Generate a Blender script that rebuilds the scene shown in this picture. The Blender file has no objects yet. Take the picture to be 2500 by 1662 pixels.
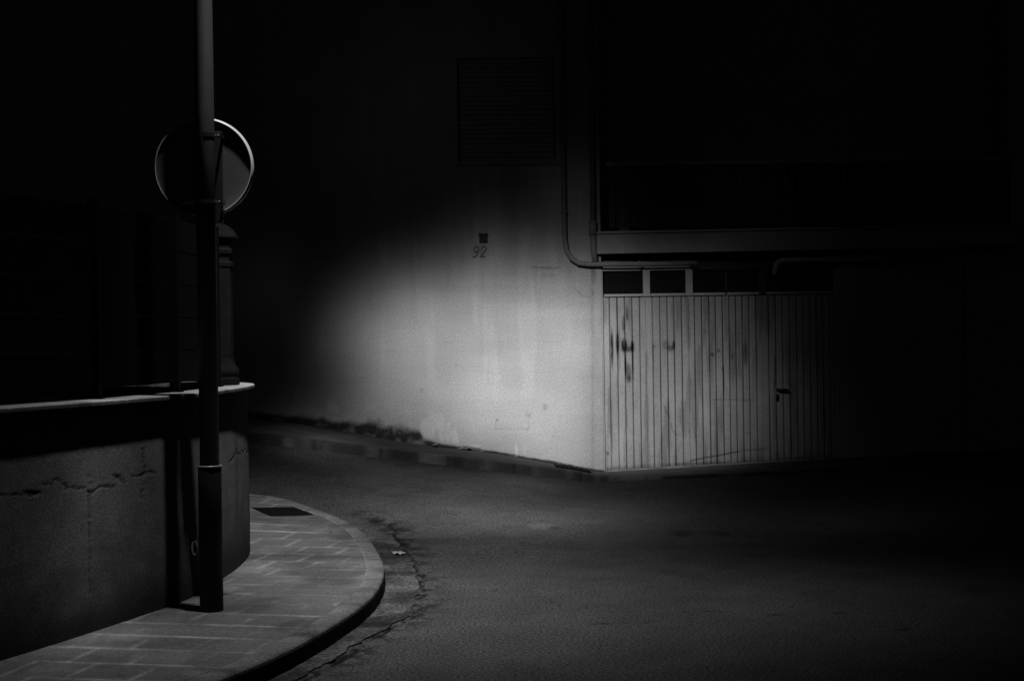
import bpy, bmesh, math, random
import numpy as np
from mathutils import Vector, Matrix
random.seed(7)
C = bpy.context.scene.collection
SC = bpy.context.scene
PI = math.pi
# ------------------------------------------------------------------ camera, world, exposure
F = 3472.0; CZ = 1.72; ROLL = 0.0148
cam = bpy.data.cameras.new('camera'); cam.lens = 50.0; cam.sensor_width = 36.0
cam.clip_end = 500.0
camo = bpy.data.objects.new('camera', cam); C.objects.link(camo); SC.camera = camo
cr, sr = math.cos(ROLL), math.sin(ROLL)
camo.matrix_world = Matrix(((cr, sr, 0, 0), (0, 0, -1, 0), (-sr, cr, 0, CZ), (0, 0, 0, 1)))
w = bpy.data.worlds.new('World'); SC.world = w; w.use_nodes = True
wn = w.node_tree
bg = wn.nodes['Background']
sky = wn.nodes.new('ShaderNodeTexSky'); sky.sky_type = 'NISHITA'; sky.sun_disc = False
sky.sun_elevation = math.radians(-4); sky.sun_rotation = math.radians(200)
bw = wn.nodes.new('ShaderNodeRGBToBW')
wn.links.new(sky.outputs[0], bw.inputs[0]); wn.links.new(bw.outputs[0], bg.inputs[0])
bg.inputs[1].default_value = 0.06
SC.view_settings.view_transform = 'Standard'; SC.view_settings.look = 'None'
SC.cycles.diffuse_bounces = 0
SC.view_settings.exposure = 0; SC.view_settings.gamma = 1
# the one street lamp: its reflector throws a pool on the pavement and a beam across the road
LAMP = (-1.22, 8.15, 6.0)
LOBES = [(0.007,0.931,-0.364,800,114.4),(0.055,0.673,-0.737,45,28.7),(0.265,0.868,-0.420,400,101.1),(0.006,0.910,-0.415,800,67.1),(0.228,0.909,-0.349,800,91.8),(0.076,0.893,-0.444,800,207.7),(0.054,-0.106,-0.993,30,19.8),(0.150,0.288,-0.946,60,53.0),(0.144,0.881,-0.451,800,135.9),(-0.054,0.922,-0.384,800,19.9),(0.185,0.902,-0.391,800,128.7),(0.319,0.884,-0.341,800,33.6),(-0.208,-0.040,-0.977,500,22.0),(0.080,0.928,-0.364,800,144.3),(0.212,0.851,-0.481,800,129.0),(0.191,0.928,-0.319,800,29.1),(-0.030,0.891,-0.453,800,53.9),(-0.159,0.444,-0.882,60,27.3),(0.182,0.655,-0.733,150,151.1),(0.038,0.779,-0.626,150,95.5),(0.300,0.836,-0.460,800,36.3),(-0.228,0.149,-0.962,500,21.1),(0.401,0.177,-0.899,60,21.3),(-0.029,0.204,-0.978,60,9.7),(0.349,0.843,-0.409,800,13.0),(0.130,0.809,-0.573,800,105.4),(0.197,0.951,-0.236,800,6.6),(0.278,-0.015,-0.960,60,7.4),(-0.100,0.850,-0.517,800,138.8),(0.083,0.951,-0.298,800,6.3),(0.383,0.884,-0.267,400,2.3),(0.005,0.886,-0.463,800,19.0),(0.024,0.989,-0.149,100,0.9),(0.142,0.867,-0.478,800,159.7),(0.114,0.908,-0.404,800,91.3),(-0.155,0.712,-0.685,150,51.2),(0.463,0.571,-0.678,150,7.8),(0.255,0.841,-0.476,800,80.3),(-0.193,-0.204,-0.960,60,9.1),(0.121,0.057,-0.991,60,29.5),(-0.189,-0.008,-0.982,500,15.0),(0.001,0.339,-0.941,60,41.0),(0.180,0.489,-0.854,60,27.5),(0.119,0.936,-0.331,800,28.7),(0.055,0.673,-0.737,150,120.1),(-0.109,0.568,-0.816,150,53.9),(0.161,0.758,-0.632,150,40.6),(-0.176,0.930,-0.324,800,0.9),(-0.021,0.819,-0.574,800,33.2),(0.153,0.920,-0.362,800,89.0),(0.220,0.878,-0.424,800,90.9),(-0.030,0.923,-0.384,800,41.0),(0.308,0.856,-0.415,800,56.6),(0.409,0.799,-0.441,800,1.2),(0.275,0.897,-0.346,800,13.0),(0.394,0.857,-0.332,800,1.2),(0.370,0.909,-0.192,800,0.5),(0.043,0.922,-0.385,800,25.1),(0.040,0.890,-0.454,800,69.5)]
ld = bpy.data.lights.new('lamp_light', 'POINT'); ld.energy = 4 * PI; ld.shadow_soft_size = 0.07
ld.use_nodes = True
ln = ld.node_tree
em = ln.nodes['Emission']
tc = ln.nodes.new('ShaderNodeTexCoord')
nrm = ln.nodes.new('ShaderNodeVectorMath'); nrm.operation = 'NORMALIZE'
ln.links.new(tc.outputs['Normal'], nrm.inputs[0])
acc = None
def lm(op, a, b=None):
    n = ln.nodes.new('ShaderNodeMath'); n.operation = op
    for i, v in enumerate((a, b)):
        if v is None: continue
        if isinstance(v, (int, float)): n.inputs[i].default_value = v
        else: ln.links.new(v, n.inputs[i])
    return n.outputs[0]
for (x, y, z, k, a) in LOBES:
    d = ln.nodes.new('ShaderNodeVectorMath'); d.operation = 'DOT_PRODUCT'
    ln.links.new(nrm.outputs[0], d.inputs[0]); d.inputs[1].default_value = (x, y, z)
    e = lm('MULTIPLY', lm('EXPONENT', lm('MULTIPLY', lm('SUBTRACT', d.outputs['Value'], 1.0), float(k))), float(a))
    acc = e if acc is None else lm('ADD', acc, e)
ln.links.new(acc, em.inputs['Strength'])
lo = bpy.data.objects.new('lamp_light', ld); lo.location = LAMP; C.objects.link(lo)

# ------------------------------------------------------------------ helpers
def ray(px, py):
    x = px - 1250.0; y = -(py - 831.0)
    return Vector(((x*cr + y*sr)/F, 1.0, (-x*sr + y*cr)/F))
def atz(px, py, z):
    d = ray(px, py); return Vector((0, 0, CZ)) + d*((z-CZ)/d.z)
def aty(px, py, Y):
    d = ray(px, py); return Vector((0, 0, CZ)) + d*Y
def proj(P):
    v = Vector(P) - Vector((0, 0, CZ)); u = v.x/v.y*F; t = v.z/v.y*F
    return (1250 + u*cr - t*sr, 831 - (u*sr + t*cr))
def tag(o, label=None, cat=None, group=None, kind=None):
    if label: o['label'] = label
    if cat: o['category'] = cat
    if group: o['group'] = group
    if kind: o['kind'] = kind
    return o
def thing(name, label, cat, loc=(0, 0, 0), group=None):
    o = bpy.data.objects.new(name, None); C.objects.link(o); o.location = loc
    o.empty_display_size = 0.1
    return tag(o, label, cat, group)
def link(name, me, mat, parent=None, smooth=False):
    o = bpy.data.objects.new(name, me); C.objects.link(o)
    if mat: me.materials.append(mat)
    if smooth:
        for p in me.polygons: p.use_smooth = True
    if parent:
        o.parent = parent
        rl = Vector((0, 0, 0)); q = parent
        while q: rl += q.location; q = q.parent
        o.location = -rl
    return o
class MB:
    def __init__(s): s.v = []; s.f = []
    def box(s, a, b):
        x0, y0, z0 = a; x1, y1, z1 = b; n = len(s.v)
        s.v += [(x0,y0,z0),(x1,y0,z0),(x1,y1,z0),(x0,y1,z0),(x0,y0,z1),(x1,y0,z1),(x1,y1,z1),(x0,y1,z1)]
        s.f += [tuple(n+i for i in q) for q in ((0,3,2,1),(4,5,6,7),(0,1,5,4),(1,2,6,5),(2,3,7,6),(3,0,4,7))]
        return s
    def frame_ring(s, pts, r, seg=12, closed=False, cap=True):
        """tube along pts; r number or list"""
        pts = [Vector(p) for p in pts]; n = len(pts)
        R = r if isinstance(r, (list, tuple)) else [r]*n
        base = len(s.v); prev = None
        for i, p in enumerate(pts):
            if closed: t = pts[(i+1) % n] - pts[i-1]
            else: t = pts[min(i+1, n-1)] - pts[max(i-1, 0)]
            t.normalize()
            if prev is None:
                a = Vector((0, 0, 1)) if abs(t.z) < .9 else Vector((1, 0, 0))
                u = t.cross(a).normalized()
            else:
                u = (prev - t*prev.dot(t)).normalized()
            prev = u; vv = t.cross(u)
            for k in range(seg):
                an = 2*PI*k/seg; s.v.append(tuple(p + (u*math.cos(an) + vv*math.sin(an))*R[i]))
        m = n if closed else n-1
        for i in range(m):
            for k in range(seg):
                a = base + i*seg + k; b = base + i*seg + (k+1) % seg
                c = base + ((i+1) % n)*seg + (k+1) % seg; d = base + ((i+1) % n)*seg + k
                s.f.append((a, b, c, d))
        if not closed and cap:
            s.f.append(tuple(base+k for k in range(seg))[::-1]); s.f.append(tuple(base+(n-1)*seg+k for k in range(seg)))
        return s
    def lathe(s, c, prof, seg=32, axis='z', rot=0.0):
        """prof [(r, h)]"""
        base = len(s.v); c = Vector(c)
        for (r, h) in prof:
            for k in range(seg):
                an = 2*PI*k/seg + rot
                if axis == 'z': s.v.append(tuple(c + Vector((r*math.cos(an), r*math.sin(an), h))))
                else: s.v.append(tuple(c + Vector((r*math.cos(an), h, r*math.sin(an)))))
        for i in range(len(prof)-1):
            for k in range(seg):
                a = base+i*seg+k; b = base+i*seg+(k+1) % seg
                s.f.append((a, b, b+seg, a+seg) if axis == 'z' else (a, a+seg, b+seg, b))
        s.f.append(tuple(base+k for k in range(seg)))
        s.f.append(tuple(base+(len(prof)-1)*seg+k for k in range(seg)))
        return s
    def mesh(s, name):
        me = bpy.data.meshes.new(name); me.from_pydata(s.v, [], s.f); me.validate(); me.update()
        bm = bmesh.new(); bm.from_mesh(me); bmesh.ops.recalc_face_normals(bm, faces=bm.faces); bm.to_mesh(me); bm.free()
        return me
    def build(s, name, mat, parent=None, smooth=False, bevel=0):
        o = link(name, s.mesh(name), mat, parent, False)
        if smooth:
            for p in o.data.polygons: p.use_smooth = len(p.vertices) <= 4
        if bevel:
            b = o.modifiers.new('b', 'BEVEL'); b.width = bevel; b.segments = 2; b.limit_method = 'ANGLE'
        return o
# numpy value noise -------------------------------------------------
_rng = np.random.RandomState(3); _tab = _rng.rand(256, 256)
def vn(x, y, sc=1.0, sx=0, sy=0):
    x = np.asarray(x)*sc + sx + 100; y = np.asarray(y)*sc + sy + 100
    xi = np.floor(x).astype(int); yi = np.floor(y).astype(int); fx = x-xi; fy = y-yi
    fx = fx*fx*(3-2*fx); fy = fy*fy*(3-2*fy); g = lambda a, b: _tab[a & 255, b & 255]
    return (g(xi, yi)*(1-fx)+g(xi+1, yi)*fx)*(1-fy) + (g(xi, yi+1)*(1-fx)+g(xi+1, yi+1)*fx)*fy
def fbm(x, y, sc=1.0, o=4, sx=0, sy=0):
    t = 0; a = .5; n = 0
    for i in range(o):
        t = t + a*vn(x, y, sc*2**i, sx+17*i, sy+31*i); n += a; a *= .55
    return t/n
def sstep(a, b, x):
    t = np.clip((np.asarray(x, float)-a)/(b-a), 0, 1); return t*t*(3-2*t)
def polydist(x, y, pts):
    best = np.full(np.shape(x), 1e9)
    for (x0, y0), (x1, y1) in zip(pts[:-1], pts[1:]):
        dx, dy = x1-x0, y1-y0; L = dx*dx+dy*dy+1e-12
        t = np.clip(((x-x0)*dx+(y-y0)*dy)/L, 0, 1)
        best = np.minimum(best, np.hypot(x-x0-t*dx, y-y0-t*dy))
    return best
def grid_mesh(name, P, tone=None, mask=None):
    """P array (nu,nv,3); tone (nu,nv) stored as attribute 'tone' """
    nu, nv = P.shape[:2]; idx = np.arange(nu*nv).reshape(nu, nv)
    q = np.stack([idx[:-1, :-1], idx[1:, :-1], idx[1:, 1:], idx[:-1, 1:]], -1).reshape(-1, 4)
    if mask is not None: q = q[mask.reshape(-1)]
    me = bpy.data.meshes.new(name)
    me.vertices.add(nu*nv); me.vertices.foreach_set('co', P.reshape(-1).astype(np.float32))
    me.loops.add(q.size); me.loops.foreach_set('vertex_index', q.reshape(-1).astype(np.int32))
    me.polygons.add(len(q)); me.polygons.foreach_set('loop_start', np.arange(0, q.size, 4, dtype=np.int32))
    me.polygons.foreach_set('loop_total', np.full(len(q), 4, np.int32))
    me.update(); me.validate()
    me.polygons.foreach_set('use_smooth', np.ones(len(me.polygons), bool))
    if tone is not None:
        a = me.attributes.new('tone', 'FLOAT', 'POINT'); a.data.foreach_set('value', tone.reshape(-1).astype(np.float32))
    return me
# materials ---------------------------------------------------------
def mat(name, base, rough=0.85, metal=0.0, amp=0.15, scale=6.0, grain=0.12, gscale=260.0, bump=0.0, bscale=80.0, tone=False, spec=0.3, stretch=(1, 1, 1)):
    m = bpy.data.materials.new(name); m.use_nodes = True; nt = m.node_tree; N = nt.nodes; L = nt.links
    b = N['Principled BSDF']; b.inputs['Roughness'].default_value = rough; b.inputs['Metallic'].default_value = metal
    b.inputs['Specular IOR Level'].default_value = spec
    g = N.new('ShaderNodeNewGeometry'); mp = N.new('ShaderNodeMapping'); mp.inputs['Scale'].default_value = stretch
    L.new(g.outputs['Position'], mp.inputs[0])
    def noise(sc, det=4):
        n = N.new('ShaderNodeTexNoise'); n.inputs['Scale'].default_value = sc; n.inputs['Detail'].default_value = det
        L.new(mp.outputs[0], n.inputs['Vector']); return n.outputs['Fac']
    def mth(op, a, c):
        n = N.new('ShaderNodeMath'); n.operation = op
        for i, v in enumerate((a, c)):
            if isinstance(v, (int, float)): n.inputs[i].default_value = v
            else: L.new(v, n.inputs[i])
        return n.outputs[0]
    v = mth('ADD', 1.0, mth('MULTIPLY', mth('SUBTRACT', noise(scale), .5), amp*4))
    v2 = mth('ADD', 1.0, mth('MULTIPLY', mth('SUBTRACT', noise(gscale, 2), .5), grain*5))
    r = mth('MULTIPLY', mth('MULTIPLY', v, v2), base)
    if tone:
        at = N.new('ShaderNodeAttribute'); at.attribute_name = 'tone'
        r = mth('MULTIPLY', r, at.outputs['Fac'])
    r = mth('MAXIMUM', r, 0.004)
    cc = N.new('ShaderNodeCombineColor')
    for i in range(3): L.new(r, cc.inputs[i])
    L.new(cc.outputs[0], b.inputs['Base Color'])
    if bump:
        bn = N.new('ShaderNodeBump'); bn.inputs['Strength'].default_value = bump; bn.inputs['Distance'].default_value = 0.01
        L.new(noise(bscale, 3), bn.inputs['Height']); L.new(bn.outputs[0], b.inputs['Normal'])
    return m
M = {}
M['asphalt'] = mat('asphalt', 0.102, .9, amp=.13, scale=1.6, grain=.75, gscale=58, bump=.75, bscale=70, tone=True)
M['gutter'] = mat('gutter', 0.105, .9, amp=.3, scale=5, grain=.7, gscale=45, bump=1.0, bscale=60, tone=True)
M['paving'] = mat('paving', 0.22, .85, amp=.12, scale=2.2, grain=.26, gscale=70, bump=.3, bscale=70, tone=True)
M['kerbstone'] = mat('kerbstone', 0.21, .85, amp=.22, scale=7, grain=.32, gscale=70, bump=.3, tone=True)
M['farpave'] = mat('farpave', 0.18, .9, amp=.25, scale=3.5, grain=.25, gscale=40, bump=.3, tone=True)
M['plaster'] = mat('plaster', 0.62, .9, amp=.05, scale=1.6, grain=.18, gscale=55, bump=.5, bscale=22, tone=True)
M['plaster_plain'] = mat('plaster_plain', 0.5, .9, amp=.06, scale=2, grain=.10, gscale=60)
M['slab'] = mat('slab', 0.50, .9, amp=.12, scale=4, grain=.12, gscale=60)
M['door_paint'] = mat('door_paint', 0.5, .55, amp=.10, scale=3, grain=.15, gscale=60, tone=True, spec=.3)
M['pipe'] = mat('pipe', 0.30, .5, amp=.12, scale=8, grain=.06, gscale=60)
M['glass'] = mat('glass', 0.015, .12, amp=.1, scale=3, grain=0, spec=.5)
M['dark_metal'] = mat('dark_metal', 0.02, .5, amp=.1, grain=.05)
M['hole'] = mat('hole', 0.006, .9, amp=0, grain=0)
M['railing'] = mat('railing', 0.05, .5, amp=.1, grain=.05)
M['shutter'] = mat('shutter', 0.50, .7, amp=.1, grain=.05)
M['garden_wall'] = mat('garden_wall', 0.30, .92, amp=.20, scale=5, grain=.40, gscale=85, bump=.15, bscale=110, tone=True)
M['coping'] = mat('coping', 0.62, .85, amp=.18, scale=9, grain=.25, gscale=80, bump=.2, tone=True)
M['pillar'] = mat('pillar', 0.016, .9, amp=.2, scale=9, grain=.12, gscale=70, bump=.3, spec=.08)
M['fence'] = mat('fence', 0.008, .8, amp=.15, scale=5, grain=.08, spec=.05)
M['pole'] = mat('pole', 0.07, .6, metal=.0, amp=.12, scale=8, grain=.06, gscale=90, spec=.5)
M['sleeve'] = mat('sleeve', 0.035, .6, amp=.15, scale=8, grain=.08)
M['galv'] = mat('galv', 0.7, .35, metal=.3, amp=.1, scale=12, grain=.05, gscale=120)
M['rim'] = mat('rim', 0.85, .35, metal=.1, amp=.08, scale=12, grain=.05, gscale=120)
M['clamp'] = mat('clamp', 0.10, .28, metal=.7, amp=.2, scale=30, grain=.05)
M['frame_shade'] = mat('frame_shade', 0.06, .7, amp=.1, grain=.08)  # dark colour paints in the balcony slab's shadow
M['signback'] = mat('signback', 0.17, .45, metal=.25, amp=.08, scale=9, grain=.06, gscale=120)
M['white'] = mat('white', 0.5, .8, amp=.05, scale=20, grain=.03)
M['box'] = mat('box', 0.08, .8, amp=.1, grain=.05)
M['ink'] = mat('ink', 0.33, .8, amp=.1, grain=.05)
M['soil'] = mat('soil', 0.08, .95, amp=.3, scale=6, grain=.3, gscale=50, bump=.6)

# ------------------------------------------------------------------ terrain
def rise(X):
    X = np.asarray(X, float)
    return np.where(X < .95, .125*(.95-X), .03*(X-.95))
def T(X, Y):
    """road height: flat near, climbing to the back left"""
    X = np.asarray(X, float); Y = np.asarray(Y, float)
    t = np.clip((Y-10.5)/(16.9-10.5), 0, 1.3)
    return np.minimum(rise(X), 1.6)*t**1.6
FY = 18.4           # facade plane
KY = 17.1           # far kerb line
def facepx(px): return px
# ------------------------------------------------------------------ near pavement outline (kerb edge, from front to back)
kp = [(518,1662),(601,1629),(690,1591),(780,1543),(859,1494),(909,1455),(931,1423),(940,1394),(938,1372),(920,1336),(895,1301),(852,1272),(802,1250.5),(730,1225),(673,1207.5),(615,1195)]
KH = .12
kpts = []
for p in kp:
    z = KH
    for _ in range(12):
        P = atz(p[0], p[1], z); z = KH + float(T(P.x, P.y))
    kpts.append((P.x, P.y))
d0 = Vector(kpts[1]) - Vector(kpts[0]); d0.normalize()
kpts = [tuple(Vector(kpts[0]) - d0*7), tuple(Vector(kpts[0]) - d0*3)] + kpts
dl = (Vector(kpts[-1]) - Vector(kpts[-3])).normalized()
kpts += [tuple(Vector(kpts[-1]) + dl*1.5), tuple(Vector(kpts[-1]) + dl*5)]
def smooth_curve(pts, step=.06):
    pts = np.array(pts, float)
    for _ in range(3):   # chaikin
        a = pts[:-1]*.75 + pts[1:]*.25; b = pts[:-1]*.25 + pts[1:]*.75
        q = np.empty((2*len(a), 2)); q[0::2] = a; q[1::2] = b; pts = np.vstack([pts[:1], q, pts[-1:]])
    s = np.r_[0, np.cumsum(np.hypot(*np.diff(pts, axis=0).T))]
    n = int(s[-1]/step); u = np.linspace(0, s[-1], n+1)
    return np.c_[np.interp(u, s, pts[:, 0]), np.interp(u, s, pts[:, 1])], u
K, Ks = smooth_curve(kpts)
def normals(K):
    t = np.gradient(K, axis=0); t /= np.hypot(t[:, 0], t[:, 1])[:, None]
    return np.c_[t[:, 1], -t[:, 0]]      # right hand side = road side when walking away
KN = normals(K)
# garden wall foot line (front to back)
wp = [(-2.63,7.3),(-2.38,7.95),(-2.2,8.5),(-2.12,8.72),(-2.06,8.98),(-2.035,9.3),(-2.0,9.84),(-1.985,10.2),(-2.0,10.7),(-2.07,11.15),(-2.3,11.6),(-2.75,11.95)]
dw = (Vector(wp[1]) - Vector(wp[0])).normalized()
wp = [tuple(Vector(wp[0]) - dw*6)] + wp + [(-5.5, 13.6), (-9, 15.6)]
W, Ws = smooth_curve(wp, .02)
WN = normals(W)
# ------------------------------------------------------------------ ground sheets
def ground():
    # base ground sheet, reaching the horizon
    mb = MB(); mb.box((-120, -60, -1.0), (120, 160, -0.35))
    tag(mb.build('ground', M['soil']), kind='structure')
    # road: fine near part
    xs = np.r_[np.arange(-14, -4, .25), np.arange(-4, -1.4, .05), np.arange(-1.4, .3, .010), np.arange(.3, 6.0, .028), np.arange(6, 14.01, .25)]
    ys = np.r_[np.arange(-6, 5.5, .3), np.arange(5.5, 11.6, .014), np.arange(11.6, 17.3, .04)]
    X, Y = np.meshgrid(xs, ys, indexing='ij')
    Z = T(X, Y)
    Z = Z + .004*(fbm(X, Y, 1.5, 3)-.5)
    tone = .82 + .36*fbm(X, Y, .7, 4)
    tone *= 1 - .22*sstep(.56, .74, fbm(X, Y, 3.2, 4, 5, 9))*sstep(.4, .6, fbm(X, Y, .5, 2, 8))
    # pitting: small dark holes
    tone *= 1 - .45*sstep(.86, .93, vn(X, Y, 21, 3, 3))*sstep(.52, .66, fbm(X, Y, .9, 2, 40, 2))
    tone *= 1 + .35*(fbm(X, Y, 4.5, 3, 61)-.5)
    # the asphalt breaks up along the gutter
    jx = (fbm(X, Y, 7, 3, 90)-.5)*.10; jy = (fbm(X, Y, 7, 3, 120)-.5)*.10
    dc = polydist(X+jx, Y+jy, GE)
    wid = .006+.030*fbm(X, Y, 3.2, 2, 44)**2
    tone *= 1 - .93*np.exp(-(dc/wid)**2)*sstep(.30, .52, fbm(X, Y, 6, 3, 15))
    tone *= 1 - .7*np.exp(-(dc/.14)**2)*sstep(.50, .60, fbm(X, Y, 10, 4, 25))
    tone *= 1 - .25*np.exp(-(dc/.2)**2)*sstep(.60, .68, fbm(X, Y, 8, 4, 125))
    db = polydist(X+jx, Y+jy, [tuple(atz(a, b, 0)[:2]) for a, b in ((900,1277),(925,1290),(960,1312),(990,1330),(975,1300),(1000,1345),(1005,1360))])
    tone *= 1 - .6*np.exp(-(db/.16)**2)*sstep(.42, .6, fbm(X, Y, 7, 4, 5))
    Z = Z - .012*np.exp(-(dc/wid)**2)
    # patches: worn light one and dark spots
    def px(a, b): q = atz(a, b, 0.0); return q.x, q.y
    cx, cy = px(1325, 1289); tone *= 1 + .55*np.exp(-(((X-cx)/.14)**2 + ((Y-cy)/.22)**2)**2)
    cx, cy = px(1352, 1292); tone *= 1 - .5*np.exp(-(((X-cx)/.05)**2 + ((Y-cy)/.12)**2)**2)
    for a, b, rx, ry in ((1664, 1303, .10, .2), (1762, 1303, .09, .17), (1468, 1521, .06, .03), (2200, 1536, .06, .04), (1890,1500,.05,.04), (2047,1496,.05,.04)):
        cx, cy = px(a, b); tone *= 1 - .55*np.exp(-(((X-cx)/rx)**2 + ((Y-cy)/ry)**2)**2)
    # faint longitudinal tyre polish following the bend
    me = grid_mesh('road', np.stack([X, Y, Z], -1), tone)
    tag(link('road', me, M['asphalt']), kind='structure')
def strip(name, off0, off1, n, zf, tonef, material, sl=None, kind='structure', curve=None, nor=None):
    c = K if curve is None else curve; nn = KN if nor is None else nor
    if sl is not None: c = c[sl]; nn = nn[sl]
    s = np.r_[0, np.cumsum(np.hypot(*np.diff(c, axis=0).T))]
    o = np.linspace(0, 1, n)[None, :]
    a = off0 if np.ndim(off0) else np.full(len(c), off0); b = off1 if np.ndim(off1) else np.full(len(c), off1)
    O = a[:, None]*(1-o) + b[:, None]*o
    X = c[:, 0:1] + nn[:, 0:1]*O; Y = c[:, 1:2] + nn[:, 1:2]*O
    S = np.repeat(s[:, None], n, 1)
    P = np.stack([X, Y, zf(X, Y, S, O)], -1)
    me = grid_mesh(name, P, tonef(X, Y, S, O))
    o_ = link(name, me, material)
    return tag(o_, kind=kind)
# worn concrete gutter between kerb and asphalt, its torn edge
def gut_edge():
    pts = [(900,1277),(955,1300),(985,1335),(1010,1370),(1025,1400),(1032,1440),(1028,1475),(1010,1505),(960,1530),(910,1560),(860,1592),(800,1625),(745,1662)]
    return [tuple(atz(a, b, 0.0)[:2]) for a, b in pts]
GE = gut_edge()
ground()
def crack_mesh(name, pts, wmin, wmax, z, m, kind='structure', step=.012, zf=None, jit=.012):
    pts = np.array(pts, float); s = np.r_[0, np.cumsum(np.hypot(*np.diff(pts, axis=0).T))]
    u = np.arange(0, s[-1], step); x = np.interp(u, s, pts[:, 0]); y = np.interp(u, s, pts[:, 1])
    nx = np.gradient(y); ny = -np.gradient(x); L = np.hypot(nx, ny)+1e-9; nx /= L; ny /= L
    j = (fbm(u, u*0, 9, 3, 4)-.5)*jit*4; wd = wmin + (wmax-wmin)*fbm(u, u*0, 14, 3, 50)**1.5*np.clip(np.minimum(u, s[-1]-u)/.1, 0.02, 1)
    return x + nx*j, y + ny*j, nx, ny, wd
gx, gy, gnx, gny, gwd = crack_mesh('c', GE, .002, .05, 0, None, jit=.02)
# gutter strip: from kerb foot to torn edge
def gutter():
    sl = slice(0, len(K)-20)
    c = K[sl]; n_ = KN[sl]
    GEa = np.c_[gx, gy]
    d0_ = (GEa[-1]-GEa[-6]); d0_ /= np.hypot(*d0_)
    ext = GEa[-1] + np.outer(np.arange(1, 260)*.03, d0_); GEx = np.vstack([GEa, ext])
    dist = np.array([np.min(np.hypot(GEx[:, 0]-p[0], GEx[:, 1]-p[1])) for p in c])
    dist = np.minimum(dist, .9)
    inner = (c[:, 1] < 13.2)
    c2 = np.where(inner)[0]; a, b = c2[0], c2[-1]+1
    off = np.maximum(dist[a:b]-.025, .03)
    off *= 1 - sstep(12.0, 13.2, c[a:b, 1])*.9
    return strip('gutter', -.01, off, 60,
        lambda X, Y, S, O: T(X, Y) + .006 + .004*fbm(X, Y, 12, 2),
        lambda X, Y, S, O: (1.05 + 1.5*(fbm(X, Y, 4.5, 5, 9)-.5))*(1-.6*sstep(.5, .66, fbm(X, Y, 2.6, 5, 30)))*(1 + .7*sstep(.62, .74, fbm(X, Y, 8, 3, 71))),
        M['gutter'], sl=slice(a, b))
gutter()
def crack_patch(name, X, Y, nx, ny, wd, z, m, rad=None):
    mb = MB(); n = len(X)
    for i in range(n):
        mb.v.append((X[i]+nx[i]*wd[i], Y[i]+ny[i]*wd[i], z)); mb.v.append((X[i]-nx[i]*wd[i], Y[i]-ny[i]*wd[i], z))
    for i in range(n-1): mb.f.append((2*i, 2*i+1, 2*i+3, 2*i+2))
    return mb.build(name, m)
# near pavement top : between kerb inner line and beyond the garden wall
def paving_tone(X, Y, S, O):
    a = math.radians(-12)
    u = X*math.cos(a)+Y*math.sin(a); v = -X*math.sin(a)+Y*math.cos(a)
    tw, th = .34, .33
    v = v + .022*(fbm(X, Y, 4, 3, 200)-.5); u = u + .022*(fbm(X, Y, 4, 3, 230)-.5)
    row = np.floor(v/th); uu = u/tw + .5*(row % 2); col = np.floor(uu)
    rnd = _tab[(row.astype(int)*7) & 255, (col.astype(int)*13+5) & 255]
    t = .90 + .16*rnd
    dv = np.abs(v/th - np.round(v/th))*th; du = np.abs(uu-np.round(uu))*tw
    wob = .6+.8*fbm(X, Y, 2.3, 3, 70)
    t += 1.3*np.exp(-(dv/(.008+.022*fbm(X, Y, 3, 2, 5)))**2)*sstep(.44, .66, fbm(X, Y, 1.6, 4, 12, 5))*wob*(.4+1.1*fbm(X, Y, 9, 3, 2))
    t += .50*np.exp(-(dv/.012)**2)*wob*(.3+1.3*fbm(X, Y, 7, 3, 27))
    t += .25*np.exp(-(du/.012)**2)*wob + .75*np.exp(-(du/.015)**2)*sstep(.44, .62, fbm(X, Y, 1.9, 4, 22, 15))*wob
    t -= .45*np.exp(-(dv/.009)**2)*sstep(.46, .56, fbm(X, Y, 1.9, 3, 92))
    t -= .40*np.exp(-(du/.009)**2)*sstep(.46, .58, fbm(X, Y, 2.1, 3, 112))
    # sub joints
    dv2 = np.abs(v/th*2 - np.round(v/th*2))*th/2
    t += .18*np.exp(-(dv2/.010)**2)*sstep(.5, .7, fbm(X, Y, 1.2, 3, 52, 5))
    t *= 1 - .38*sstep(.50, .72, fbm(X, Y, 1.6, 5, 33))
    t *= 1 + .35*sstep(.56, .72, fbm(X, Y, 2.6, 4, 143))
    t *= 1 - .3*sstep(.93, .97, vn(X, Y, 15, 7))
    t *= 1 + .30*(fbm(X, Y, 6, 4, 13)-.5)
    return t
KI = .13
def pavement():
    # inner boundary runs just inside the garden wall
    n = len(K); Wc = W - WN*.12
    sw = np.r_[0, np.cumsum(np.hypot(*np.diff(Wc, axis=0).T))]
    # match kerb points to wall points by nearest with monotone index
    idx = []; last = 0
    for p, nn in zip(K, KN):
        i = int(np.argmin((Wc[:, 0]-p[0])**2 + (Wc[:, 1]-p[1])**2)); last = max(last, i); idx.append(last)
    idx = np.convolve(np.pad(np.array(idx, float), 12, mode='edge'), np.ones(25)/25, 'valid')
    I = np.interp(idx, np.arange(len(Wc)), Wc[:, 0]); J = np.interp(idx, np.arange(len(Wc)), Wc[:, 1])
    A = K - KN*KI; m = 90; o = np.linspace(0, 1, m)[None, :]
    # resample lengthwise finer
    u = np.arange(0, len(K)-1, .33); ar = np.arange(len(K))
    ip = lambda q: np.interp(u, ar, q)[:, None]
    X = ip(A[:, 0])*(1-o)+ip(I)*o; Y = ip(A[:, 1])*(1-o)+ip(J)*o
    P = np.stack([X, Y, T(X, Y)+KH+.001+.003*(fbm(X, Y, 3, 2)-.5)], -1)
    me = grid_mesh('pavement', P, paving_tone(X, Y, None, None))
    tag(link('pavement', me, M['paving']), kind='structure')
pavement()
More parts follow.
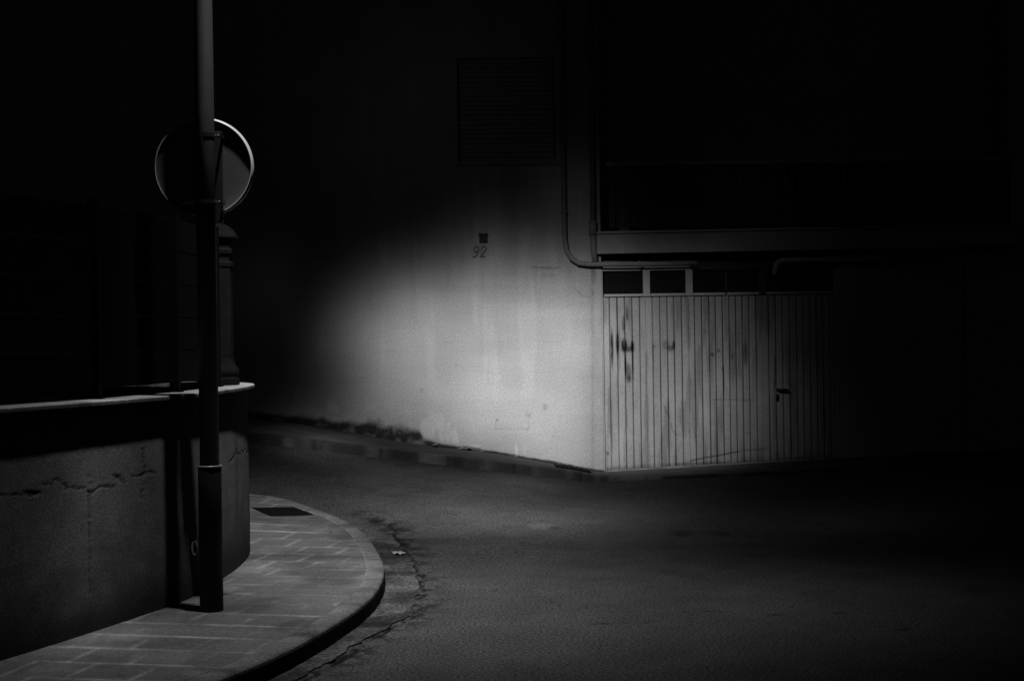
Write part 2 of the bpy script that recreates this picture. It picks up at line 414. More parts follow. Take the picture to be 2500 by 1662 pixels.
def kerb():
    # profile: top inner, top outer (rounded), face down
    prof = [(-KI, 0), (-KI*.9, .002), (-.03, .002), (-.012, -.003), (-.003, -.012), (0, -.028), (.004, -KH-.05)]
    s = Ks; P = np.zeros((len(K), len(prof), 3)); tone = np.ones((len(K), len(prof)))
    jn = np.abs(s/.9 - np.round(s/.9))*.9
    for j, (o, dz) in enumerate(prof):
        oo = o + (.010*(fbm(K[:, 0], K[:, 1], 14, 3, 7)-.62) if j >= 3 else 0)
        X = K[:, 0] + KN[:, 0]*oo; Y = K[:, 1] + KN[:, 1]*oo
        P[:, j, 0] = X; P[:, j, 1] = Y; P[:, j, 2] = T(K[:, 0], K[:, 1]) + KH + dz
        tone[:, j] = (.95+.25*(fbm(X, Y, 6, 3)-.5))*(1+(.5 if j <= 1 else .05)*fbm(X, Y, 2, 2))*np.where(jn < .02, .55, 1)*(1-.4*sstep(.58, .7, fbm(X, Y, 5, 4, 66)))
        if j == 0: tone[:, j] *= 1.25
        if j >= 5: tone[:, j] *= .35  # outer face: tyre dirt plus shade painted into the tone
    me = grid_mesh('kerb', P, tone); me.polygons.foreach_set('use_smooth', np.zeros(len(me.polygons), bool))
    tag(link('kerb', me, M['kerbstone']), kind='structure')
kerb()
# far pavement with its kerb
def far_pavement():
    xs = np.arange(-14, 12, .04)
    drop = sstep(.6, 1.6, xs)          # the kerb is lowered in front of the garage
    kh = .11*(1-drop*.75)
    rows = [(KY-.004, -.2), (KY, -.02), (KY+.012, -.004), (KY+.03, 0), (KY+.13, .002), (KY+.135, -.006), (KY+.145, -.006), (KY+.15, 0)]
    ys = np.linspace(KY+.2, FY+.35, 28)
    P = np.zeros((len(xs), len(rows)+len(ys), 3)); tn = np.ones(P.shape[:2])
    zk = T(xs, np.full_like(xs, KY)) + kh
    base = base_z(xs)
    for j, (y, dz) in enumerate(rows):
        P[:, j] = np.c_[xs, np.full_like(xs, y), zk+dz if j else T(xs, xs*0+KY)-.1]
        jn = np.abs(xs/.8-np.round(xs/.8))*.8
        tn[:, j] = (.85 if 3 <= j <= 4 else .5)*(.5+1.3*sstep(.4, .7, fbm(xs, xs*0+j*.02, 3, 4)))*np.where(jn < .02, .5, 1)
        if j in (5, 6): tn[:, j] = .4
    for j, y in enumerate(ys):
        t = (y-ys[0])/(FY-ys[0]); k = len(rows)+j
        P[:, k] = np.c_[xs, np.full_like(xs, y), zk*(1-t)+base*t]
        tn[:, k] = (.6+.8*fbm(xs, xs*0+y, 2.5, 4))*(1-.5*sstep(FY-.16, FY-.02, y)*fbm(xs, xs*0, 3, 2))
    me = grid_mesh('far_pavement', P, tn); me.polygons.foreach_set('use_smooth', np.zeros(len(me.polygons), bool))
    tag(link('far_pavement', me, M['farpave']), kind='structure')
bpx = [(-900, 830), (200, 955), (600, 1015), (800,1045),(917,1066),(966,1077),(1058,1089),(1197,1104),(1330,1128),(1450,1150),(1473,1152),(1700,1139),(2013,1121),(2400,1099),(3400,1040)]
bxz = [(aty(a, b, FY).x, aty(a, b, FY).z) for a, b in bpx]
def base_z(x): return np.interp(x, [q[0] for q in bxz], [q[1] for q in bxz])
far_pavement()

# ------------------------------------------------------------------ the house
house = thing('house', 'pale rendered house with lamplit wall, roller-shuttered window, balcony and boarded garage door', 'house', (0, FY, 0))
def fx(px, py=850): return aty(px, py, FY).x
def fz(px, py): return aty(px, py, FY).z
DX0 = fx(1471, 900); DX1 = fx(2357, 900)          # garage opening / recessed bay
WX0, WX1 = fx(1117, 270), fx(1356, 270); WZ0, WZ1 = fz(1236, 395), fz(1236, 142)
SZ0, SZ1 = fz(1480, 621), fz(1480, 573)            # balcony slab
def house_wall():
    x0, x1, z0, z1 = -4.6, DX0, -.4, 5.6
    st = .0125
    xs = np.arange(x0, x1+st/2, st); xs[-1] = x1; zs = np.arange(z0, z1, st)
    xs = np.r_[np.arange(-16, x0-.05, .12), xs]; zs = np.r_[zs, np.arange(z1+.1, 9.5, .15), 9.5]
    X, Z = np.meshgrid(xs, zs, indexing='ij')
    B = base_z(X); H = Z-B
    # hand trowelled unevenness
    Yv = FY + .010*(fbm(X, Z, .8, 3)-.5) + .004*(fbm(X, Z, 5, 2)-.5) + .0015*(fbm(X, Z, 22, 2)-.5)
    tone = .96 + .08*fbm(X, Z, 1.5, 4)
    tone *= 1-.09*sstep(.5, .7, fbm(X*2.5, Z*.4, 2.2, 4, 11))*sstep(.8, 2.2, H)
    tone *= 1+.26*(fbm(X*.8+Z*.4, Z, 1.1, 5, 60)-.5)
    tone *= 1-.05*sstep(.50, .66, fbm(X*.5, Z*3, 1.6, 4, 160))
    tone *= 1+.10*sstep(.55, .65, fbm(X*4, Z*.5, 1.2, 4, 190))*sstep(.4, 1.2, H)
    # grime along the foot: big mouldy patch on the left, thin line on the right
    gh = np.interp(X, [-4.6, -3.0, -2.4, -1.9, -1.45, -1.22, -1.16, -.9, 0, .6, 1.2], [.06, .10, .17, .25, .27, .22, .09, .06, .04, .045, .03])
    gh = gh*1.15
    n1 = fbm(X, Z*1.1, 5.5, 5, 7)
    g = 1-sstep(.55, 1.05, H/(gh*(.45+1.1*n1))+.15)
    tone *= 1-.93*g*np.clip(.55+.9*fbm(X, Z, 12, 3, 77), .3, 1)
    tone *= 1+.25*sstep(.55, .7, fbm(X, Z*.4, 8, 3, 19))*sstep(gh*.9, gh*1.3, H)*(1-sstep(.2, .55, H))*(X < -.7)
    # splashes of white paint
    def at(a, b): q = aty(a, b, FY); return q.x, q.z
    for a, b, rx, rz, k in ((1261,1103,.018,.09,.32),(1281,1100,.012,.06,.22),(1120,1097,.05,.02,.3),(1160,1090,.06,.03,.2),(1143,1097,.07,.015,.35)):
        cx, cz = at(a, b); tone += k*np.exp(-(((X-cx)/rx)**2+((Z-cz)/rz)**2)**2)
    # scuffs, chips and nail holes
    for a, b, rx, rz, k in ((1330,993,.028,.045,.30),(1292,1014,.03,.03,.28),(1285,1010,.008,.03,.35),(1214,1025,.013,.013,.75),(1115,892,.018,.014,.35),(1029,952,.02,.02,.35),(1390,1000,.03,.012,.15),
                            (1350,1065,.01,.01,.4),(1340,672,.10,.02,.18),(1390,660,.03,.1,.14),(1170,615,.10,.08,.22),(1175,700,.04,.4,.10),(1010,900,.2,.01,.10)):
        cx, cz = at(a, b); tone *= 1-k*np.exp(-(((X-cx)/rx)**2+((Z-cz)/rz)**2))*(.6+.8*fbm(X, Z, 40, 2))
    def line(pts, wd, k):
        nonlocal tone
        pp = [at(a, b) for a, b in pts]; d = polydist(X, Z, pp); tone = tone*(1-k*np.exp(-(d/wd)**2)*(.4+.9*fbm(X, Z, 18, 2, 5)))
    line([(1208,1046),(1240,1047),(1270,1047),(1292,1047)], .008, .22); line([(1211,1025),(1210,1047)], .006, .18)
    line([(1290,1025),(1291,1040),(1286,1052)], .008, .25); line([(1196,1004),(1240,1001),(1290,1001)], .005, .10)
    line([(1298,652),(1330,654),(1355,655),(1365,652)], .012, .5); line([(1400,700),(1420,722),(1440,727),(1450,715),(1440,706)], .010, .30)
    line([(1446,650),(1446,720),(1447,1140)], .02, .16)
    for a in (1446, 1452): line([(a, 655), (a, 690)], .012, .5)
    line([(1305,832),(1340,834),(1368,838)], .007, .12)
    # streaky, darker towards the door jamb
    tone *= 1-.22*sstep(fx(1400), fx(1466), X)*fbm(X*3, Z*.6, 3, 3, 4)*1.4
    # window hole
    cX = (X[:-1, :-1]+X[1:, 1:])/2; cZ = (Z[:-1, :-1]+Z[1:, 1:])/2
    hole = (cX > WX0) & (cX < WX1) & (cZ > WZ0) & (cZ < WZ1)
    me = grid_mesh('wall', np.stack([X, Yv, Z], -1), tone, ~hole)
    link('wall', me, M['plaster'], house)
house_wall()
mb = MB()   # rest of the masonry: left run, upper storey, bay and reveals
mb.box((-16, FY+5, -.6), (DX0, FY+5.3, 9.5)); mb.box((-16.3, FY+.02, -.6), (-16, FY+5.3, 9.5))
for a, b in (((WX0-.03, FY+.02, WZ0-.02), (WX0-.003, FY+.25, WZ1+.03)), ((WX1+.003, FY+.02, WZ0-.02), (WX1+.03, FY+.25, WZ1+.03)),
             ((WX0-.003, FY+.02, WZ1+.003), (WX1+.003, FY+.25, WZ1+.03)), ((WX0-.003, FY+.02, WZ0-.03), (WX1+.003, FY+.25, WZ0-.003))): mb.box(a, b)
mb.box((DX0-.35, FY+.05, -.4), (DX0-.002, FY+1.6, 9.5))       # return wall of the balcony bay
mb.box((DX0, FY+1.5, SZ1), (9.5, FY+1.7, 9.5))        # wall behind balcony
mb.box((DX1, FY-.02, -.4), (9.5, FY+.3, SZ0+.05)); mb.box((DX1+.6, FY-.02, SZ0+.05), (9.5, FY+.3, 9.5))
mb.box((fx(2049,900)+.003, FY+.03, -.4), (DX1-.003, FY+.3, SZ0-.003))   # blank wall beside the garage
mb.box((DX0, FY+.16, fz(1480,657)+.005), (fx(1690), FY+.3, SZ0-.003))   # lintel
mb.box((-16, FY+.3, -.6), (9.5, FY+5, 9.3)) if False else None
mb.build('masonry', M['plaster_plain'], house)
MB().box((fx(1690)+.002, FY+.16, fz(1480,657)+.005), (fx(2049,900), FY+.3, SZ0-.003)).build('lintel', M['frame_shade'], house)  # right part of the lintel, slab shadow put into its colour
MB().box((-16.2, FY-.35, 9.5), (9.7, FY+6, 9.7)).build('roof', M['slab'], house)
# window
win = MB().box((WX0, FY+.07, WZ0), (WX1, FY+.10, WZ1)).build('window', M['dark_metal'], house)
mb = MB()
nsl = 22
for i in range(nsl):
    z = WZ0 + (WZ1-WZ0)*(i/nsl); mb.box((WX0+.03, FY+.035+.006*(i % 2), z+.004), (WX1-.03, FY+.062, z+(WZ1-WZ0)/nsl-.004))
mb.build('roller_shutter', M['shutter'], win)
MB().box((WX0-.06, FY-.02, WZ0-.05), (WX1+.06, FY+.12, WZ0-.006)).build('sill', M['slab'], win, bevel=.006)
# balcony slab, railing
slab = MB()
slab.box((fx(1456, 600), FY-.10, SZ0), (DX1+.6, FY+1.5, SZ1))
slab.box((fx(1456, 600)-.004, FY-.13, SZ1+.002), (DX1+.62, FY+.05, SZ1+.035))
for i_, v in enumerate(slab.v):      # the balcony widens towards the right
    if v[1] < FY: slab.v[i_] = (v[0], v[1]-(.34 if v[0] > 3 else 0), v[2])
bal = slab.build('balcony', M['slab'], house, bevel=.008)
rz0, rz1 = SZ1+.08, fz(1700, 400)
mb = MB(); x = fx(1484, 480)
xe = DX1+.45
k = 0
while x < xe:
    mb.box((x, FY-.12+.018*(k % 2), rz0), (x+.082, FY-.105+.018*(k % 2), rz1-.03)); x += .095; k += 1
mb.build('railing_panel', M['railing'], bal)
MB().box((fx(1478, 480), FY-.15, rz1-.03), (xe+.05, FY-.07, rz1+.015)).build('handrail', M['shutter'], bal, bevel=.004)
# pipes
def bez(p0, p1, p2, n=8): return [Vector(p0)*(1-t)**2+Vector(p1)*2*t*(1-t)+Vector(p2)*t*t for t in [i/n for i in range(n+1)]]
PY = FY-.07; rP = .034
q = lambda a, b: Vector((fx(a, b), PY, fz(a, b)))
pA = [q(1369, -400), q(1372, 0), q(1378, 580)]
arc = [q(1379,590), q(1383,612), q(1394,631), q(1412,643), q(1436,646)]
pts = [q(1368, -400), q(1371, 0), q(1377, 560)] + arc + [q(1470,646), q(1600,645), q(1700,643)]
MB().frame_ring(pts, rP, 14).build('drainpipe', M['pipe'], house, smooth=True)
v2 = MB().frame_ring([q(1440,-400), q(1442,0), q(1447,545)], .036, 14)
v2.frame_ring([q(1446.5,540), q(1447,575)], .052, 14)
v2.frame_ring([q(1447,573), q(1449,612), q(1452,640)], .040, 14)
v2.build('downpipe', M['pipe'], house, smooth=True)
for (a, b) in ((1371, 60), (1374, 330), (1377, 520), (1442, 60), (1444, 330), (1560, 645)):
    c = q(a, b)
    if a < 1500: MB().frame_ring([c-Vector((0, 0, .012)), c+Vector((0, 0, .012))], .043, 14).build('pipe_bracket', M['pipe'], house)
    else: MB().frame_ring([c-Vector((.012, 0, 0)), c+Vector((.012, 0, 0))], .043, 14).build('pipe_bracket', M['pipe'], house)
# second horizontal pipe on the right with elbow
g = lambda a, b: Vector((fx(a, b), FY-.10, fz(a, b)))
MB().frame_ring([g(1888,672), g(1889,655), g(1893,643), g(1904,637), g(1925,636), g(2290,634)], .038, 14).build('drainpipe', M['slab'], house, smooth=True)
# garage door ------------------------------------------------------
GY = FY+.06
gx0, gx1 = DX0, fx(2049, 900); gt = fz(1480, 655); tb = fz(1480, 716)
def gz(px, py): return aty(px, py, GY).z
def gX(px, py=900): return aty(px, py, GY).x
door = MB()
door.box((gx0-.004, GY-.045, -.05), (gX(1474)+.0, GY+.06, gt))              # jamb
door.box((gX(1474), GY-.03, gt-.035), (gX(1690), GY+.06, gt))
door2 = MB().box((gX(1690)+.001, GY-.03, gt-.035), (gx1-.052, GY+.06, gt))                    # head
for a in (1578, 1682, 1861):
    wdt = .045 if a < 1700 else .05
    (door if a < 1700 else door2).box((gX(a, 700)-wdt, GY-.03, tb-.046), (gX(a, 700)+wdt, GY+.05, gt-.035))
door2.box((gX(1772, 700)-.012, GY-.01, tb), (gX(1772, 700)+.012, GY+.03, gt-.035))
def tone_obj(o, v=1.0):
    a = o.data.attributes.new('tone', 'FLOAT', 'POINT'); a.data.foreach_set('value', np.full(len(o.data.vertices), v, np.float32)); return o
dr = tone_obj(door.build('garage_door', M['door_paint'], house, bevel=.003), 1.0)
tone_obj(MB().box((gx1-.05, GY-.04, -.05), (gx1, GY+.06, gt-.04)).build('jamb', M['door_paint'], dr, bevel=.003))
door2.build('transom_frame', M['frame_shade'], dr, bevel=.002)  # right-hand head and posts, coloured dark as if under the slab's shadow
panes = [(1474, 1569), (1587, 1673), (1691, 1770), (1774, 1852), (1870, 1950), (1954, 2034)]
for a, b in panes:
    MB().box((gX(a, 700)+.004, GY+.012, tb), (gX(b, 700)-.004, GY+.018, gt-.03)).build('transom_pane', M['glass'], dr)
    tone_obj(MB().box((gX(a, 700), GY-.036, tb-.045), (gX(b, 700), GY+.02, tb-.01)).build('transom_rail', M['door_paint'], dr, bevel=.003))
leafs = [ (1474, 1578, [1490,1509,1527,1545,1563.6]), (1578.6, 1682, [1595,1613,1631,1647.5,1666]),
          (1682.6, 1861, [1697.5,1715,1733,1748.6,1765.7,1782,1798,1814,1830,1847.5]),
          (1861.6, 2046, [1878,1895,1912,1929,1946,1962,1979,1995,2011,2027]) ]
def leaf(pa, pb, gr):
    x0, x1 = gX(pa), gX(pb)
    ztop = tb-.047
    G = np.array([gX(v) for v in gr])
    xs = np.unique(np.r_[np.arange(x0, x1, .009), [v+d for v in G for d in (-.011, -.0075, -.005, -.0025, 0, .0025, .005, .0075, .011)], x1])
    xs = xs[(xs >= x0) & (xs <= x1)]
    zs = np.linspace(0, 1, 190)
    X, Tt = np.meshgrid(xs, zs, indexing='ij')
    B = base_z(X)+.02
    Z = B+(ztop-B)*Tt
    # grooves lean with the boards' sag
    d = np.min(np.abs(X[..., None]-G), -1)
    Yv = GY + .014*np.exp(-(d/.0062)**2)
    bi = np.searchsorted(G, X)
    Yv = Yv + .003*np.sin(bi*2.3+pa)+.0012*(fbm(X*4, Z, 2, 2, pa)-.5)
    tone = .93 + .13*_tab[(bi*11+int(pa)) & 255, 3] + .07*(fbm(X*4, Z*.5, 3, 3, 8)-.5)
    tone *= 1-.8*np.exp(-(d/.0058)**2)*np.clip(.1+1.5*fbm(X*3, Z, 1.7, 4), 0, 1.1)
    # rust and dirt: specks, foot line, smears
    tone *= 1-.5*sstep(.90, .96, vn(X, Z, 55, 3))*sstep(.45, .65, fbm(X, Z, 2.0, 3, 70))
    tone *= 1-.34*sstep(.50, .72, fbm(X*6, Z*.6, 2.4, 4, 17))
    tone *= 1-.6*(1-sstep(.0, .07, Z-B))*fbm(X, Z, 14, 2)*1.2
    def at(a, b): r = aty(a, b, GY); return r.x, r.z
    # old paint smeared along the boards
    for a, b, rx, rz, k in ((1524,843,.033,.075,.85),(1508,838,.018,.12,.75),(1494,842,.014,.15,.8),(1494,870,.012,.12,.6),(1544,846,.018,.07,.8),(1533,852,.05,.03,.6),
            (1527,890,.010,.13,.8),(1545,890,.010,.16,.7),(1534,910,.03,.10,.5),(1536,925,.02,.04,.5),(1531,765,.014,.09,.65),(1522,790,.02,.09,.5),(1506,760,.006,.12,.5),(1543,770,.006,.12,.4),
            (1626,842,.04,.05,.35),(1645,843,.016,.05,.7),(1637,850,.03,.03,.5),(1595,870,.01,.12,.3),(1596,845,.02,.02,.3),
            (1739,865,.02,.02,.5),(1754,856,.016,.02,.45),(1765,900,.006,.03,.8),(1767,930,.006,.20,.6),(1788,870,.02,.03,.35),(1820,863,.03,.12,.45),(1820,830,.012,.2,.35),
            (1893,900,.012,.14,.5),(1891,937,.01,.05,.5),(1484,1106,.015,.02,.5),(1650,1120,.014,.12,.35),(1895,1110,.02,.02,.4),(1750,1130,.5,.012,.35)):
        cx, cz = at(a, b); k = min(.97, k*1.18); tone = tone*(1-k*np.clip(2.1*np.exp(-(((X-cx)/rx)**2+((Z-cz)/rz)**2)), 0, 1)*np.clip(.1+2.2*fbm(X*2.5, Z*.5, 14, 3, 21), .2, 1.05))
    def line(pts, wd, k):
        nonlocal tone
        pp = [at(a, b) for a, b in pts]; dd = polydist(X, Z, pp); tone = tone*(1-k*np.exp(-(dd/wd)**2))
    line([(1687,1124),(1720,1117),(1760,1110),(1805,1101)], .010, .75); line([(1815,1099),(1848,1097),(1870,1094)], .008, .6)
    line([(1622,990),(1628,1008),(1634,1020)], .007, .6); line([(1639,1032),(1641,1048),(1652,1062)], .007, .5)
    line([(1740,975),(1780,975),(1812,976),(1840,975)], .008, .35); line([(1822,1055),(1835,1056)], .008, .4)
    me = grid_mesh('door_leaf', np.stack([X, Yv, Z], -1), tone)
    return link('door_leaf', me, M['door_paint'], dr)
for a, b, gr in leafs: leaf(a, b, gr)
# steel threshold below the leaves
xs = np.linspace(gX(1471), gX(2049), 60)
P = np.zeros((len(xs), 3, 3))
for j, (y, dz) in enumerate(((GY-.05, -.04), (GY-.05, .018), (GY+.03, .02))):
    P[:, j] = np.c_[xs, np.full_like(xs, y), base_z(xs)+dz]
link('threshold', grid_mesh('threshold', P, np.full(P.shape[:2], .25)+.5*fbm(xs[:, None]+np.zeros(3), np.zeros((60, 3)), 6, 3)), M['door_paint'], dr)
# handle
hx, hz = gX(1898, 951), gz(1898, 951)
mb = MB().frame_ring([(hx, GY, hz), (hx, GY-.055, hz), (hx+.02, GY-.07, hz), (hx+.13, GY-.07, hz-.004)], .017, 10)
mb.box((hx-.022, GY-.012, hz-.145), (hx+.018, GY-.002, hz-.06)); mb.frame_ring([(hx, GY-.002, hz-.1), (hx, GY-.03, hz-.1)], .012, 10)
mb.build('handle', M['dark_metal'], dr, smooth=True)
# number and small box
mb = MB(); a = fx(1170, 580); b = fx(1190, 580); z0, z1 = fz(1180, 592), fz(1180, 571)
mb.box((a, FY-.035, z0), (b, FY+.01, z1)); mb.box((a-.006, FY-.042, z1-.02), (b+.006, FY+.01, z1+.006))
mb.build('bell_box', M['box'], house, bevel=.003)
def digits():
    n9 = [(.9,.62),(.7,.5),(.35,.5),(.12,.66),(.12,.82),(.35,1.0),(.7,1.0),(.92,.84),(.9,.55),(.72,.2),(.4,.0),(.1,.02)]
    n2 = [(.08,.78),(.2,.96),(.5,1.02),(.82,.9),(.86,.68),(.6,.42),(.25,.18),(.05,.02),(.45,.05),(.95,.03)]
    hh = .135; ww = .075; x0 = fx(1153, 613); zb = fz(1168, 627)
    for nm, pts, ox in (('numeral', n9, 0), ('numeral', n2, .098)):
        cv = [(x0+ox+u*ww+v*.02, FY-.014, zb+v*hh) for u, v in pts]
        # densify
        P = np.array(cv); s = np.r_[0, np.cumsum(np.linalg.norm(np.diff(P, axis=0), axis=1))]; u = np.linspace(0, s[-1], 40)
        Q = [(np.interp(t, s, P[:, 0]), FY-.014, np.interp(t, s, P[:, 2])) for t in u]
        MB().frame_ring(Q, .0075, 6).build(nm, M['ink'], house, smooth=True)
digits()

# ------------------------------------------------------------------ drain covers
def drain(name, label, c4, grp, z0, bars=9):
    z = z0; P = []
    for a, b in c4:
        zz = z0
        for _ in range(10):
            q_ = atz(a, b, zz); zz = z0 + float(T(q_.x, q_.y))
        P.append(q_)
    cc = sum(P, Vector())/4; r = thing(name, label, 'drain cover', cc, grp)
    mb = MB()
    up = Vector((0, 0, .006)); dn = Vector((0, 0, -.03))
    n = 0
    mb.v += [tuple(p+up) for p in P] + [tuple(p+dn) for p in P]
    mb.f += [(0,1,2,3), (4,7,6,5), (0,4,5,1), (1,5,6,2), (2,6,7,3), (3,7,4,0)]
    mb.build('frame', M['hole'], r)
    mb = MB()
    for i in range(bars):
        t0, t1 = (i+.22)/bars, (i+.78)/bars
        e0 = P[0].lerp(P[1], t0); e1 = P[0].lerp(P[1], t1); f0 = P[3].lerp(P[2], t0); f1 = P[3].lerp(P[2], t1)
        k = len(mb.v); u1 = Vector((0, 0, .007)); u2 = Vector((0, 0, .011))
        A = [e0.lerp(f0, .07), e1.lerp(f1, .07), f1.lerp(e1, .07), f0.lerp(e0, .07)]
        mb.v += [tuple(p+u1) for p in A]+[tuple(p+u2) for p in A]
        mb.f += [(k,k+3,k+2,k+1),(k+4,k+5,k+6,k+7)]+[(k+i_, k+(i_+1)%4, k+4+(i_+1)%4, k+4+i_) for i_ in range(4)]
    mb.build('grate_bar', M['hole'], r)
drain('drain_cover', 'black drain cover set in the near tiled pavement beside the curved kerb', [(661,1260),(768,1257.5),(716,1238.5),(614,1239.5)], None, KH+.001)
# far grate sits in the far pavement
def far_grate():
    xa, xb = fx(1352, 1140)*.985, fx(1437, 1155)*.985
    ya, yb = FY-1.06, FY-.20
    def zf(x, y):
        drop = float(sstep(.6, 1.6, x)); zk = float(T(x, KY))+.11*(1-drop*.75); t = (y-(KY+.2))/(FY-(KY+.2)); return zk*(1-t)+float(base_z(x))*t
    r = thing('drain_cover', 'dark narrow drain grate in the far pavement beside the garage door', 'drain cover', ((xa+xb)/2, (ya+yb)/2, zf((xa+xb)/2, (ya+yb)/2)))
    mb = MB(); nn_ = 14
    for i in range(nn_+1):
        x = xa+(xb-xa)*i/nn_
        mb.v += [(x, ya, zf(x, ya)+.014), (x, yb, zf(x, yb)+.014), (x, ya, zf(x, ya)-.05), (x, yb, zf(x, yb)-.05)]
    for i in range(nn_):
        a = 4*i; mb.f += [(a, a+4, a+5, a+1), (a+2, a+6, a+4, a), (a+1, a+5, a+7, a+3)]
    mb.f += [(0,1,3,2), (4*nn_, 4*nn_+2, 4*nn_+3, 4*nn_+1)]
    mb.build('frame', M['hole'], r)
    mb = MB()
    for i in range(8):
        x0_ = xa+(xb-xa)*(i+.25)/8; x1_ = x0_+(xb-xa)/16; z_ = zf(x0_, ya)
        n = len(mb.v); mb.box((x0_, ya+.02, z_+.016), (x1_, yb-.02, z_+.026))
        for j in range(n, n+8):
            v = mb.v[j]; mb.v[j] = (v[0], v[1], v[2]+zf(v[0], v[1])-z_)
    mb.build('grate_bar', M['hole'], r)
far_grate()

# ------------------------------------------------------------------ garden wall
gw = thing('garden_wall', 'low rendered garden wall with cracked face and projecting coping, curving round the pavement corner', 'wall', (-2.1, 9.3, 0))
WT = 1.385; CT = .03
def wall_s(px, py, off=0.0):
    """hit of a pixel ray with the wall face -> (s, z)"""
    d = ray(px, py)
    x = W[:, 0]+WN[:, 0]*off; y = W[:, 1]+WN[:, 1]*off
    r = x/y - d.x
    vis = np.where(np.sign(r[:-1]) != np.sign(r[1:]))[0]
    if len(vis) == 0: i = int(np.argmin(np.abs(r)))
    else: i = vis[0]
    return Ws[i], CZ + d.z*y[i]
def garden_wall():
    sl = slice(int(3.5/.02), int(13.8/.02)); w_ = W[sl]; n_ = WN[sl]; s_ = Ws[sl]
    zs = np.r_[-.1, np.arange(0, WT, .008), WT]
    S, Z = np.meshgrid(s_, zs, indexing='ij')
    rel = .006*(fbm(S, Z, 1.2, 3)-.5)+.002*(fbm(S, Z, 9, 2)-.5)
    tone = .92+.16*fbm(S, Z, 1.5, 4)
    tone *= 1-.25*sstep(.5, .7, fbm(S, Z, 2.3, 4, 9))*(Z < .6)
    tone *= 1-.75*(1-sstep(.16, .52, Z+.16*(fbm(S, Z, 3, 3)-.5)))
    tone *= 1-.5*sstep(.52, .7, fbm(S*.6, Z, 2.2, 4, 19))*sstep(.2, 1.2, Z)*.6
    tone *= 1-.35*sstep(.55, .7, fbm(S*3, Z*.25, 3, 3, 5))*sstep(Ws[0]+8.5, Ws[0]+9.3, S)
    def crack(pts, wd, k):
        nonlocal tone, rel
        pp = [wall_s(a, b) for a, b in pts]
        js = (fbm(S, Z, 14, 4, 40)-.5)*.07; jz = (fbm(S, Z, 14, 4, 80)-.5)*.07; wd = wd*(.12+.62*fbm(S, Z, 7, 3, 33))
        dd = polydist(S+js, Z+jz, pp); m_ = np.exp(-(dd/wd)**2); tone = tone*(1-k*m_); rel = rel-.004*m_
    crack([(0,1203),(25,1212),(45,1207),(70,1201),(95,1211)], .010, .85); crack([(70,1195),(85,1203),(100,1211)], .014, .8)
    crack([(105,1181),(130,1174),(150,1174),(170,1184),(190,1192),(225,1194),(255,1191),(280,1181)], .009, .85)
    crack([(282,1156),(295,1165),(307,1175)], .009, .7); crack([(320,1158),(345,1156),(362,1152),(378,1160)], .010, .85)
    crack([(350,1095),(351,1150),(348,1220)], .012, .45); crack([(222,1165),(221,1250),(222,1370),(221,1450)], .014, .45)
    crack([(447,1147),(458,1142),(468,1149),(472,1160)], .008, .7)
    crack([(560,1130),(572,1118),(580,1102)], .010, .8); crack([(580,1112),(595,1103),(606,1098)], .010, .7)
    P = np.stack([w_[:, 0:1]+n_[:, 0:1]*rel, w_[:, 1:2]+n_[:, 1:2]*rel, Z+T(w_[:, 0], w_[:, 1])[:, None]*.0], -1)
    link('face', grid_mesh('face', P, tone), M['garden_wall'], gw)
    # back of the wall
    back = w_ - n_*.26
    P2 = np.stack([np.stack([back[:, 0], back[:, 1], np.full(len(back), z)], -1) for z in (-.1, WT)], 1)
    link('back', grid_mesh('back', P2, np.ones(P2.shape[:2])), M['garden_wall'], gw)
    # coping
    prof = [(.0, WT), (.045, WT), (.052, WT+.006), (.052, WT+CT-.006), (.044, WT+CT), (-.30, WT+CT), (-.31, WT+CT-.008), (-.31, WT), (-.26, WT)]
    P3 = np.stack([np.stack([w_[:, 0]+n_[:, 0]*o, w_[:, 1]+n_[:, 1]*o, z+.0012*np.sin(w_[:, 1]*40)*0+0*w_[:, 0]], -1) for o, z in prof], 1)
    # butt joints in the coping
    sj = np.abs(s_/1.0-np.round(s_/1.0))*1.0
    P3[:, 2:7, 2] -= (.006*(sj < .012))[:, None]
    tn = np.ones(P3.shape[:2]); tn[:, :3] = .22; tn[:, 3] = .5  # underside and front edge: weathering plus shade painted into the tone
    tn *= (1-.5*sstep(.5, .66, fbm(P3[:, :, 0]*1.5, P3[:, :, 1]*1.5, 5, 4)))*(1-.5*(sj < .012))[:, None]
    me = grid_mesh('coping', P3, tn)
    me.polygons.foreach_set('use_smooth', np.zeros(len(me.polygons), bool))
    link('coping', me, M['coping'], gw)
garden_wall()
# weep pipe through the wall foot
s0, z0 = wall_s(471, 1336)
i0 = int(round(s0/.02)); c0 = Vector((W[i0, 0], W[i0, 1], z0)); n0 = Vector((WN[i0, 0], WN[i0, 1], 0))
MB().frame_ring([c0-n0*.02, c0+n0*.010], .040, 20).build('weep_pipe', M['hole'], gw)
ring = [c0+n0*.014+(n0.cross(Vector((0,0,1)))*math.cos(a)+Vector((0,0,1))*math.sin(a))*.042 for a in [2*PI*k/24 for k in range(24)]]
MB().frame_ring(ring, .008, 8, closed=True).build('weep_ring', M['galv'], gw, smooth=True)

# ground of the garden behind the wall
ix = slice(0, len(W), 10); wl = W[ix]-WN[ix]*.3
P = np.stack([np.stack([wl[:, 0]*(1-t)+(-40)*t, wl[:, 1]*(1-t)+(wl[:, 1]+6)*t, np.full(len(wl), 1.22)+0.02*t], -1) for t in np.linspace(0, 1, 12)], 1)
tag(link('garden_ground', grid_mesh('garden_ground', P), M['soil']), kind='structure')

